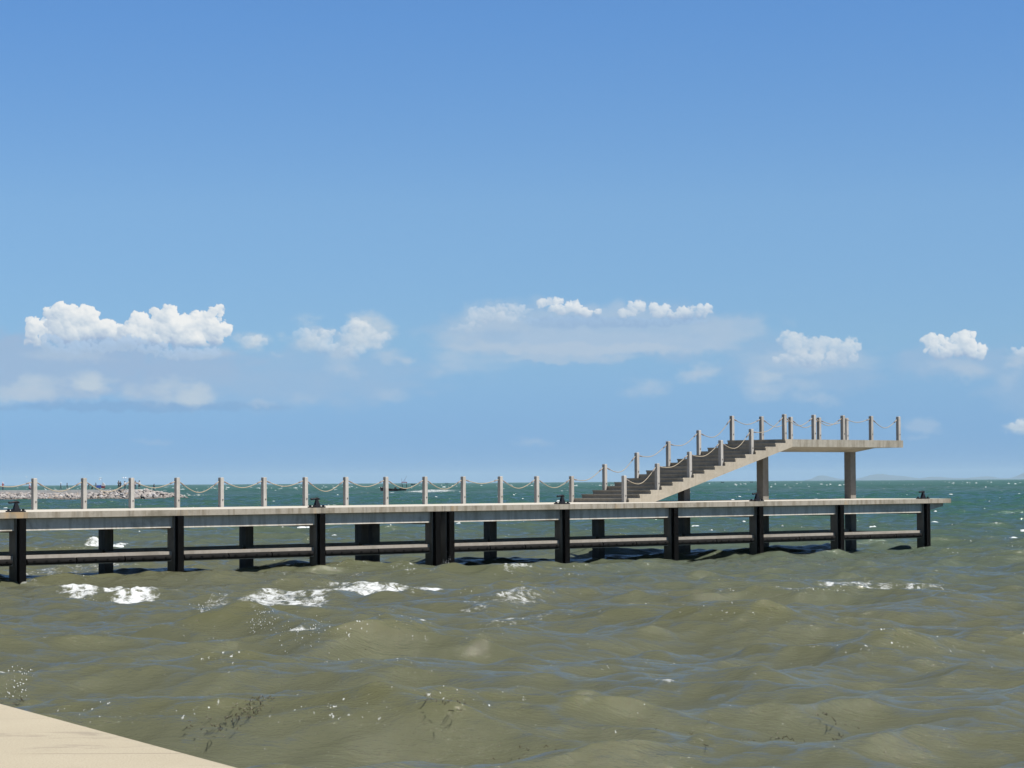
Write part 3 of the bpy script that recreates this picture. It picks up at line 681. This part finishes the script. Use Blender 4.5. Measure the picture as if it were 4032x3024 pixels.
def seaweed():
    g = np.random.default_rng(21); mb = MB()
    spots = [(60, 2757, 50, 6, 26), (150, 2742, 40, 5, 30), (235, 2765, 40, 10, 90), (330, 2766, 60, 6, 70), (420, 2758, 60, 5, 50), (600, 2752, 60, 4, 26), (820, 2912, 60, 4, 14), (900, 2902, 60, 3, 22), (970, 2890, 60, 3, 26), (1030, 2880, 40, 3, 14), (840, 2845, 50, 12, 8), (1040, 2765, 22, 6, 14),
             (1480, 2800, 140, 30, 20), (1890, 2835, 50, 3, 18), (2060, 2935, 120, 8, 40), (2220, 2930, 80, 6, 22), (1750, 2900, 80, 8, 18), (3280, 2825, 80, 8, 12), (3120, 2860, 80, 8, 10), (3680, 2920, 30, 5, 12), (2800, 2870, 150, 14, 14), (1200, 2620, 400, 50, 10), (3000, 2930, 600, 40, 26), (1800, 2700, 400, 30, 10)]
    for px, py, sx, sy, n in spots:
        for k in range(int(n * 0.9)):
            p = at(px + g.normal() * sx * 0.75, py + g.normal() * sy * 0.75, 0.05)
            a = g.normal() * 0.35; L = 0.02 + 0.07 * g.random() ** 1.5; bend = g.normal() * 1.4; pts = []
            X, Y = p.x, p.y; zc = level(X, Y) - 0.006
            for q in range(5):
                pts.append((X, Y, zc + 0.012 * g.normal() + 0.01)); X += math.cos(a) * L / 4; Y += math.sin(a) * L * 1.5; a += bend / 4
            mb.tube(pts, [0.002, 0.0045, 0.005, 0.004, 0.0015], 4)
    m = plain('brown_seaweed', (0.060, 0.048, 0.020), 0.5, var=0.6, scale=30)
    tag(mb.build('seaweed', m), kind='stuff', label='dark brown shreds of seaweed drifting on the muddy water near the promenade', cat='seaweed')
seaweed()

# ------------------------------------------------------------------ the rubble breakwater with its path
def rock_mat():
    m, t, b = material('rubble_rock')
    ri = t.n('ShaderNodeNewGeometry'); tc = t.n('ShaderNodeTexCoord').outputs['Object']
    c = t.ramp(ri.outputs['Random Per Island'], [(0.0, (0.163, 0.156, 0.154)), (0.22, (0.299, 0.293, 0.297)), (0.45, (0.352, 0.327, 0.303)), (0.62, (0.239, 0.217, 0.206)), (0.78, (0.430, 0.421, 0.417)), (0.9, (0.280, 0.222, 0.165)), (1.0, (0.498, 0.489, 0.488))])
    c = t.mix(t.m('MULTIPLY', t.noise(tc, 1.5, 4, 0.6), 0.35), c, (0.16, 0.14, 0.12))
    se = t.n('ShaderNodeSeparateXYZ'); t.put(se.inputs[0], ri.outputs['Position'])
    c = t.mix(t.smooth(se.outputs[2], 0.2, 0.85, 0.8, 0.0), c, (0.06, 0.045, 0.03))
    t.put(b.inputs['Base Color'], c); b.inputs['Roughness'].default_value = 0.9
    return m
M_ROCK = rock_mat()
def rock_verts(g, r):
    bm = bmesh.new(); bmesh.ops.create_icosphere(bm, subdivisions=1, radius=1.0)
    sc = (r * (0.8 + 0.7 * g.random()), r * (0.7 + 0.6 * g.random()), r * (0.5 + 0.4 * g.random()))
    mt = Matrix.Rotation(g.random() * 6.28, 3, 'Z') @ Matrix.Rotation(g.normal() * 0.5, 3, 'X')
    vs = [mt @ Vector((v.co.x * sc[0] * (0.72 + 0.5 * g.random()), v.co.y * sc[1] * (0.72 + 0.5 * g.random()), v.co.z * sc[2] * (0.72 + 0.5 * g.random()))) for v in bm.verts]
    fs = [tuple(v.index for v in f.verts) for f in bm.faces]; bm.free()
    return vs, fs
def breakwater():
    g = np.random.default_rng(31)
    Y0 = 565.0; XT = -72.5
    r = tag(empty('breakwater', (-95, Y0 + 5, 0)), 'low breakwater of pale tumbled rocks topped by a concrete path', 'breakwater')
    def L(p): return (p[0] + 95, p[1] - Y0 - 5, p[2])
    # core bank
    prof = [(0.6, -1.5), (6.2, 1.25), (16, 1.25), (22, -1.5)]
    vs = []; xs = [-330, -200, -130, -90, -80, -76, -73.5]
    for x in xs:
        k = 1.0 if x < -81 else max(0.12, (-72.9 - x) / 8.1)
        for y, z in prof: vs.append(L((x, Y0 + 11 + (y - 11) * (0.45 + 0.55 * k) - (1 - k) * 3, z * k if z > 0 else z)))
    fs = [(4 * i + j, 4 * i + j + 1, 4 * i + j + 5, 4 * i + j + 4) for i in range(len(xs) - 1) for j in range(3)] + [(4 * len(xs) - 4, 4 * len(xs) - 3, 4 * len(xs) - 2, 4 * len(xs) - 1)]
    MB().add(vs, fs).build('bank', plain('bank_stone', (0.10, 0.085, 0.07), 0.95), r)
    mb = MB().hexa([L((-330, Y0 + 7.2, 0))[:2], L((-81.5, Y0 + 7.2, 0))[:2], L((-80.3, Y0 + 9, 0))[:2], L((-81.5, Y0 + 12, 0))[:2], L((-330, Y0 + 12, 0))[:2]], 1.3, 2.2)
    mb.build('path_slab', concrete('path_concrete', (0.58, 0.57, 0.53), 0.2, 0.3), r)
    rocks = []
    for i in range(1500):
        x = -70.8 - g.random() ** 0.95 * 56 if i < 1250 else -127 - g.random() * 60
        k = 1.0 if x < -81 else max(0.05, (-70.8 - x) / 10.2)
        u = g.random()
        zt_ = (1.5 + 0.7 * min(1, max(0, (x + 92) / 6))) * k ** 0.7
        yy = Y0 + u * 6.6 + (1 - k) * 3.5; z = -0.15 + u * zt_
        if x > -80 and g.random() < 0.3: yy = Y0 + 6 + g.random() * 8; z = zt_ * 0.95
        rad = 0.32 + 0.33 * g.random() ** 1.6
        rocks.append((rad, x, yy, z))
    vis = sorted([q for q in rocks if q[1] > -112], key=lambda q: -q[0])
    single = vis[:100]; rest = [q for q in rocks if q not in single]
    mb = MB()
    for rad, x, y, z in rest:
        v, f = rock_verts(g, rad); mb.add([Vector(L((x, y, z))) + p for p in v], f)
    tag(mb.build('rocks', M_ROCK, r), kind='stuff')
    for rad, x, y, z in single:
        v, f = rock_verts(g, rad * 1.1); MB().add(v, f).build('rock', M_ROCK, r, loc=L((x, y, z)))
breakwater()

# ------------------------------------------------------------------ people on the breakwater
def cloth(name, top, legs, skin=(0.30, 0.19, 0.13), waist=0.92, neck=1.42):
    m, t, b = material(name)
    tc = t.n('ShaderNodeTexCoord').outputs['Object']; se = t.n('ShaderNodeSeparateXYZ'); t.put(se.inputs[0], tc)
    z = se.outputs[2]
    c = t.mix(t.m('GREATER_THAN', z, waist), legs, top)
    c = t.mix(t.m('GREATER_THAN', z, neck), c, skin); c = t.mix(t.m('LESS_THAN', z, 0.09), c, (0.02, 0.02, 0.02))
    t.put(b.inputs['Base Color'], c); b.inputs['Roughness'].default_value = 0.9
    return m
def body(joints, edges, radii, mat, parent):
    me = bpy.data.meshes.new('body'); me.from_pydata(joints, edges, [])
    o = bpy.data.objects.new('body', me); COL.objects.link(o); o.parent = parent; me.materials.append(mat)
    sk = o.modifiers.new('skin', 'SKIN'); sk.use_smooth_shade = True
    for v, r in zip(me.skin_vertices[0].data, radii): v.radius = r
    me.skin_vertices[0].data[0].use_root = True
    ss = o.modifiers.new('sub', 'SUBSURF'); ss.levels = 1; ss.render_levels = 1
    return o
def person(px, label, top, legs, pose='stand', face=0.0, D=574.5, z=2.2, h=1.0, hair=(0.012, 0.01, 0.01), hat=None, zoff=0):
    r = empty('person', (atD(px, D).x, D, z), face); r.scale = (h, h, h)
    tag(r, label, 'person', 'people on the breakwater')
    mat = cloth('clothes', top, legs, waist=0.92 if pose != 'crouch' else 0.40, neck=1.42 if pose != 'crouch' else 0.92)
    E = [(0, 1), (1, 2), (2, 3), (3, 4), (4, 5), (2, 6), (6, 7), (7, 8), (8, 9), (2, 10), (10, 11), (11, 12), (12, 13), (0, 14), (14, 15), (15, 16), (16, 17), (0, 18), (18, 19), (19, 20), (20, 21)]
    Rr = [(.15, .11), (.13, .10), (.16, .11), (.055, .055), (.09, .10), (.075, .08), (.06, .06), (.045, .045), (.035, .035), (.03, .04), (.06, .06), (.045, .045), (.035, .035), (.03, .04),
          (.10, .10), (.07, .07), (.05, .05), (.04, .06), (.10, .10), (.07, .07), (.05, .05), (.04, .06)]
    if pose == 'crouch':
        J = [(0, .1, .30), (0, .08, .55), (0, 0, .80), (0, -.02, .92), (0, -.03, 1.04), (0, -.03, 1.14), (-.2, 0, .76), (-.25, -.1, .55), (-.15, -.3, .48), (-.1, -.36, .46), (.2, 0, .76), (.25, -.1, .55), (.15, -.3, .48), (.1, -.36, .46),
             (-.1, .05, .28), (-.16, -.33, .52), (-.15, -.2, .09), (-.15, -.34, .04), (.1, .05, .28), (.16, -.33, .52), (.15, -.2, .09), (.15, -.34, .04)]
    else:
        st = {'stand': (.05, .04), 'walk': (.30, .26), 'still': (.0, .02)}[pose if pose in ('stand', 'walk') else ('walk' if pose == 'wave' else 'still')]
        J = [(0, 0, .94), (0, 0, 1.15), (0, 0, 1.38), (0, -.01, 1.46), (0, -.02, 1.58), (0, -.02, 1.68), (-.19, 0, 1.36), (-.24, .02, 1.10), (-.22, -.10, .88), (-.21, -.14, .79), (.19, 0, 1.36), (.24, .02, 1.10), (.22, -.10, .88), (.21, -.14, .79),
             (-.10, 0, .88), (-.11, -st[0] * .6 - .02, .48), (-.11, -st[0] * .8, .09), (-.11, -st[0] * .8 - .12, .04), (.10, 0, .88), (.11, st[1] * .4 - .03, .48), (.11, st[1] + .02, .09), (.11, st[1] - .10, .04)]
        if pose == 'phone': J[10:14] = [(.19, 0, 1.36), (.26, -.08, 1.14), (.12, -.28, 1.34), (.08, -.30, 1.42)]; J[6:10] = [(-.19, 0, 1.36), (-.26, -.08, 1.14), (-.12, -.28, 1.34), (-.08, -.30, 1.42)]
        if pose == 'wave': J[10:14] = [(.19, 0, 1.36), (.34, 0, 1.52), (.22, -.05, 1.70), (.16, -.05, 1.74)]
    body(J, E, Rr, mat, r)
    hz = J[4]
    mb = MB(); bmm = bmesh.new(); bmesh.ops.create_uvsphere(bmm, u_segments=10, v_segments=7, radius=0.118)
    vs = [(v.co.x + hz[0], v.co.y * 1.05 + hz[1] + 0.025, v.co.z * 1.1 + hz[2] + 0.05) for v in bmm.verts]; fs = [tuple(v.index for v in f.verts) for f in bmm.faces]; bmm.free()
    mb.add(vs, fs).build('hair', plain('hair', hair, 0.8), r, smooth=True)
    if hat:
        hb_ = MB().tube([(hz[0], hz[1], hz[2] + .07), (hz[0], hz[1], hz[2] + .085), (hz[0], hz[1], hz[2] + .12), (hz[0], hz[1], hz[2] + .21)], [.21, .17, .13, .06], 12)
        hb_.build('hat', plain('hat', hat, 0.8), r, smooth=True)
    return r
BK = (0.012, 0.013, 0.018); NV = (0.015, 0.02, 0.05); WH = (0.5, 0.51, 0.52)
person(10, 'person in red top, pink hat and dark trousers, leftmost figure on the breakwater', (0.24, 0.06, 0.055), NV, 'phone', 0.8, h=0.98, hat=(0.75, 0.45, 0.48))
person(115, 'person in pink sitting low behind the leftmost rail post', (0.26, 0.14, 0.16), (0.08, 0.04, 0.08), 'crouch', 1.2, h=1.1, hat=(0.75, 0.6, 0.66))
person(238, 'person in black striding with one arm raised and a white cap', BK, (0.03, 0.05, 0.07), 'wave', 1.57, h=0.88, hat=(0.7, 0.75, 0.8))
person(263, 'person in dark clothes standing right of the striding one in the white cap', (0.02, 0.02, 0.03), (0.10, 0.12, 0.13), 'stand', 2.0, h=0.87)
person(348, 'person in black standing under a rope beside the second rail post', BK, BK, 'stand', 1.4, h=0.83)
person(362, 'person crouching low with a white hat, left of the blue and red vendor cart', BK, BK, 'crouch', -0.6, h=0.75, hat=(0.8, 0.8, 0.82))
person(376, 'person with long dark hair leaning beside the vendor cart', (0.10, 0.12, 0.16), (0.15, 0.16, 0.18), 'stand', 0.9, h=0.86)
person(466, 'tall person in dark grey, left of the close pair', (0.10, 0.10, 0.11), BK, 'phone', 0.4, h=1.12)
person(473.5, 'shorter person in black with a white bag, right of the close pair', BK, BK, 'phone', -0.5, h=1.0)
person(490, 'person in a white shirt and navy trousers left of the third rail post', WH, NV, 'stand', 0.5, h=1.06, D=575)
person(531, 'person in a white and black top standing just right of the third rail post', (0.5, 0.42, 0.42), NV, 'phone', 0.3, h=1.1, D=575)
person(547, 'person in a white shirt and black trousers, alone between two posts', WH, BK, 'stand', 0.2, h=1.12, D=575)
person(605, 'person in dark blue standing alone at the seaward end of the breakwater', (0.05, 0.07, 0.10), (0.05, 0.08, 0.12), 'phone', -0.3, h=0.95, D=573, z=1.72)
tag(MB().box(-.10, .10, -.05, .05, 0, .26).tube([(-.06, 0, .26), (-.05, 0, .36), (.05, 0, .36), (.06, 0, .26)], .012, 6).build('handbag', plain('white_bag', (0.8, 0.8, 0.8), 0.6), loc=(atD(476.6, 574.2).x, 574.2, 2.72)), 'small white bag at the hip of the shorter person of the close pair', 'bag')

def wheel(r, x, z, rad, parent, mat):
    pts = [(x + math.cos(q) * rad, 0, z + math.sin(q) * rad) for q in np.linspace(0, 2 * math.pi, 17)]
    w = MB().tube(pts, 0.035, 6, cap=False)
    for k in range(5):
        q = k * 2 * math.pi / 5; w.tube([(x, 0, z), (x + math.cos(q) * rad, 0, z + math.sin(q) * rad)], 0.012, 5)
    return w.build('wheel', mat, parent)
def cart():
    r = empty('vendor_cart', (atD(395, 574.5).x, 574.5, 2.2)); tag(r, 'vendor cart with blue box, red side and white cover on the breakwater', 'cart')
    wheel(r, -0.55, .3, .3, r, M_RUBBER); wheel(r, 0.65, .3, .3, r, M_RUBBER)
    MB().prism([(-.95, .45), (-.8, .95), (.15, 1.0), (.2, .42)], -.35, .35).build('blue_box', plain('blue_paint', (0.03, 0.07, 0.28), 0.5, var=.5), r)
    MB().prism([(.22, .3), (.25, .8), (.95, .78), (.9, .3)], -.34, .34).build('red_side', plain('red_paint', (0.13, 0.03, 0.03), 0.5), r)
    MB().prism([(.15, .82), (.45, 1.55), (.62, 1.5), (1.05, .95), (.9, .8)], -.3, .3).build('white_cover', plain('white_cloth', (0.42, 0.42, 0.43), 0.8), r)
    MB().tube([(.3, 0, 1.0), (.32, 0, 2.55)], .012, 6).build('pole', plain('pole', (0.2, 0.2, 0.22)), r)
    for dx_, dz_ in ((-.35, 2.5), (-.2, 2.55), (.05, 2.5)):
        mb = MB(); b_ = bmesh.new(); bmesh.ops.create_icosphere(b_, subdivisions=2, radius=.11)
        mb.add([(v.co.x + dx_ + .1, v.co.y, v.co.z * 1.15 + dz_) for v in b_.verts], [tuple(v.index for v in f.verts) for f in b_.faces]); b_.free()
        mb.build('balloon', plain('balloon', (0.5, 0.6, 0.66), 0.3), r, smooth=True)
cart()
def bush():
    r = MB(); g = np.random.default_rng(4)
    for k in range(260):
        p = Vector((g.normal() * .28, g.normal() * .2, .55 + g.normal() * .26)); a = g.random() * 6.28; s = .08 + .05 * g.random()
        d = Vector((math.cos(a), math.sin(a), g.normal() * .5)).normalized() * s; e = d.cross(Vector((0, 0, 1))).normalized() * s * .5
        r.add([p, p + d * .5 + e, p + d, p + d * .5 - e], [(0, 1, 2, 3)])
    o = r.build('bush', plain('green_leaves', (0.03, 0.09, 0.035), 0.6), loc=(atD(503, 575).x, 575, 2.2))
    tag(o, 'small dark green bush half hidden behind the third rail post', 'bush')
bush()
# gulls over the breakwater
def gull():
    mb = MB(); bd = MB().tube([(0, -.2, 0), (0, -.13, .02), (0, 0, .02), (0, .16, 0), (0, .24, -.01)], [.01, .05, .065, .04, .02], 8).build('bird', plain('white_feathers', (0.75, 0.75, 0.74), 0.8), smooth=True)
    for s in (-1, 1):
        MB().add([(s * .05, -.08, .03), (s * .28, -.10, .17), (s * .55, .02, .10), (s * .28, .04, .155), (s * .05, .10, .03),
                  (s * .05, -.08, .015), (s * .28, -.10, .155), (s * .28, .04, .14), (s * .05, .10, .015)],
                 [(0, 1, 3, 4), (1, 2, 3), (5, 8, 7, 6), (6, 7, 2)]).build('wing', plain('wing_feathers', (0.7, 0.71, 0.72), 0.8), bd)
    return bd
g0 = gull()
GL = [(103.5, 1879, 'lone white gull flying above the leftmost rail post'), (483, 1882.5, 'leftmost of the three white gulls above the pair of people'),
      (494, 1883, 'middle one of the three gulls flying left of the third rail post'), (502, 1882.5, 'white gull flying closest to the top of the third rail post'), (391, 1889.5, 'pale gull flying above the vendor cart')]
for i, (px, py, lab) in enumerate(GL):
    o = g0
    if i:
        o = g0.copy(); COL.objects.link(o)
        for ch in g0.children: c = ch.copy(); COL.objects.link(c); c.parent = o
    D = 570; o.location = (atD(px, D).x, D, HC + (hy(px) - py) / F * D); o.rotation_euler = (0.2 * math.sin(i), 0.3 * math.cos(i * 2), i * 1.1)
    tag(o, lab, 'bird', 'gulls over the breakwater')

# ------------------------------------------------------------------ boats
def hull(Lh, beam, fb, bow_up, mat, parent):
    st = np.linspace(0, 1, 13); vs = []; n = 7
    for u in st:                                        # u=0 bow (at -x), u=1 stern
        b = beam / 2 * min(1, (u * 2.6) ** 0.7) * (1 - 0.15 * max(0, u - .6)); sheer = fb + bow_up * (1 - u) ** 3 * 1.0 + 0.15 * u ** 3
        x = -Lh / 2 + u * Lh - (0.0)
        for k in range(n):
            q = k / (n - 1); side = -1 + 2 * q
            zz = sheer * abs(side) ** 1.2 - 0.35 * (1 - abs(side) ** 2)
            vs.append((x - (1 - u) ** 4 * 0.5 * abs(side), b * side if u > 0 else 0.02 * side, zz))
    m = len(st)
    fs = [(i * n + k, i * n + k + 1, (i + 1) * n + k + 1, (i + 1) * n + k) for i in range(m - 1) for k in range(n - 1)]
    fs.append(tuple((m - 1) * n + k for k in range(n)))
    fs += [(i * n, (i + 1) * n, (i + 1) * n + n - 1, i * n + n - 1) for i in range(m - 1)]
    return MB().add(vs, fs).build('hull', mat, parent)
def fishing_boat():
    D = 1010.0; k = D / F
    r = empty('fishing_boat', (atD(1548, D).x, D, 0.05)); tag(r, 'small red and black fishing boat with a red canopy and slanting masts', 'boat')
    m, t, b = material('boat_paint'); tc = t.n('ShaderNodeTexCoord').outputs['Object']; se = t.n('ShaderNodeSeparateXYZ'); t.put(se.inputs[0], tc)
    c = t.mix(t.smooth(se.outputs[0], 0.6, 1.2), (0.20, 0.035, 0.03), (0.012, 0.03, 0.03)); c = t.mix(t.smooth(t.noise(tc, 1.3, 3), .45, .6), c, (0.06, 0.02, 0.02)); t.put(b.inputs['Base Color'], c)
    hull(9.6, 2.2, 0.85, 0.9, m, r)
    red = plain('red_canopy', (0.25, 0.03, 0.03), 0.6); dk = plain('dark_wood', (0.03, 0.015, 0.015), 0.7)
    MB().prism([(3.0, 3.35), (3.1, 3.62), (5.1, 3.55), (5.1, 3.25)], -.85, .85).build('canopy', red, r)
    for x in (3.2, 4.95):
        for y in (-.75, .75): MB().tube([(x, y, .8), (x, y, 3.35)], .035, 6).build('canopy_post', dk, r)
    MB().box(2.2, 4.9, -.8, .8, .8, 1.25).build('engine_house', plain('dark_teal', (0.01, 0.035, 0.035)), r)
    for a, b_ in (((3.2, 0, 3.6), (3.0, 0, 4.9)), ((3.6, 0, 3.6), (5.1, 0, 5.9)), ((4.3, 0, 3.6), (4.35, 0, 4.6)), ((3.0, 0, 3.4), (2.2, 0, .9))):
        MB().tube([a, b_], .035, 6).build('mast', dk, r)
    MB().prism([(0.2, .9), (.3, 1.55), (1.0, 1.6), (1.1, .9)], -.4, .4).build('net_pile', dk, r)
    MB().tube([(-4.3, 0, 1.3), (-4.1, 0, 2.0)], .12, 6).build('bow_post', dk, r)
    for x, lab in ((3.25, 'person in dark clothes standing at the front of the boat canopy'), (4.9, 'person in dark clothes standing at the stern of the fishing boat')):
        p = person(1548 + x / k, lab, BK, BK, 'stand', 1.2, D=D, z=1.28, h=0.95); p['group'] = 'crew of the fishing boat'
fishing_boat()
def far_boat(px, D, s, label, flip=1):
    r = empty('distant_boat', (atD(px, D).x, D, 0.3)); r.scale = (s * flip, s, s); tag(r, label, 'boat', 'boats on the horizon')
    dk = plain('far_boat_paint', (0.01, 0.03, 0.045), 0.7)
    hull(9, 2.4, 1.3, 2.2, dk, r)
    MB().prism([(1.2, 1.2), (1.2, 2.9), (3.4, 2.8), (3.6, 1.2)], -.8, .8).build('cabin', dk, r)
    MB().tube([(-.5, 0, 1), (-.6, 0, 3.2)], .08, 6).build('mast', dk, r)
far_boat(1624, 3600, 0.62, 'dark boat low on the horizon just right of the fishing boat')
far_boat(1757, 5200, 0.6, 'tiny boat on the horizon between the fishing boat and the steps')
far_boat(2841, 4200, 0.5, 'tiny dark boat on the horizon under the flight of steps', -1)
far_boat(2956, 4600, 0.5, 'tiny dark boat on the horizon just left of the middle column', -1)

# ------------------------------------------------------------------ far islands
def islands():
    D = 44000.0; g = np.random.default_rng(2)
    prof = [(3175, 0), (3200, 6), (3215, 17), (3235, 18.5), (3260, 14), (3300, 5), (3330, 3), (3370, 2.5), (3390, 8), (3420, 17), (3445, 21), (3465, 22), (3500, 18), (3550, 14), (3600, 7), (3625, 4), (3650, 10), (3700, 10), (3740, 6), (3800, 4),
            (3840, 8), (3880, 11), (3900, 9), (3925, 3), (3975, 3), (4000, 8), (4032, 24), (4080, 34), (4150, 30), (4260, 12), (4330, 0)]
    xs = np.arange(3175, 4331, 6.0); hs = np.interp(xs, [p[0] for p in prof], [p[1] for p in prof]) + fbm(xs / 30, xs * 0, 90, 4) * 2.0
    hs[0] = hs[-1] = -0.5
    vs = []; k = D / F; rows = [(-900, 0), (-600, .35), (-250, .8), (0, 1), (400, .7), (1200, 0)]
    for a, (x, h) in enumerate(zip(xs, hs)):
        for b_, (dy_, f) in enumerate(rows):
            X = (x - CX) * k; vs.append((X + g.normal() * 3, D + dy_ + g.normal() * 20, max(-8, HC + h * k * f * (1 + 0.03 * g.normal()) if f else -8)))
    n = len(rows); fs = [(a * n + b_, (a + 1) * n + b_, (a + 1) * n + b_ + 1, a * n + b_ + 1) for a in range(len(xs) - 1) for b_ in range(n - 1)]
    o = MB().add(vs, fs).build('hills', plain('island_forest', (0.045, 0.065, 0.085), 0.95, scale=0.01), smooth=True); tag(o, kind='structure')
islands()

# ------------------------------------------------------------------ sea haze
def haze():
    m = bpy.data.materials.new('haze'); m.use_nodes = True; t = NT(m.node_tree); t.t.nodes.clear()
    out = t.n('ShaderNodeOutputMaterial'); v = t.n('ShaderNodeVolumePrincipled')
    v.inputs['Color'].default_value = (0.62, 0.86, 1.0, 1); v.inputs['Density'].default_value = 0.000024; v.inputs['Anisotropy'].default_value = 0.0
    t.put(out.inputs['Volume'], v.outputs[0])
    o = MB().box(-22000, 22000, -300, 49000, -9, 175).build('haze', m); tag(o, kind='stuff')
haze()
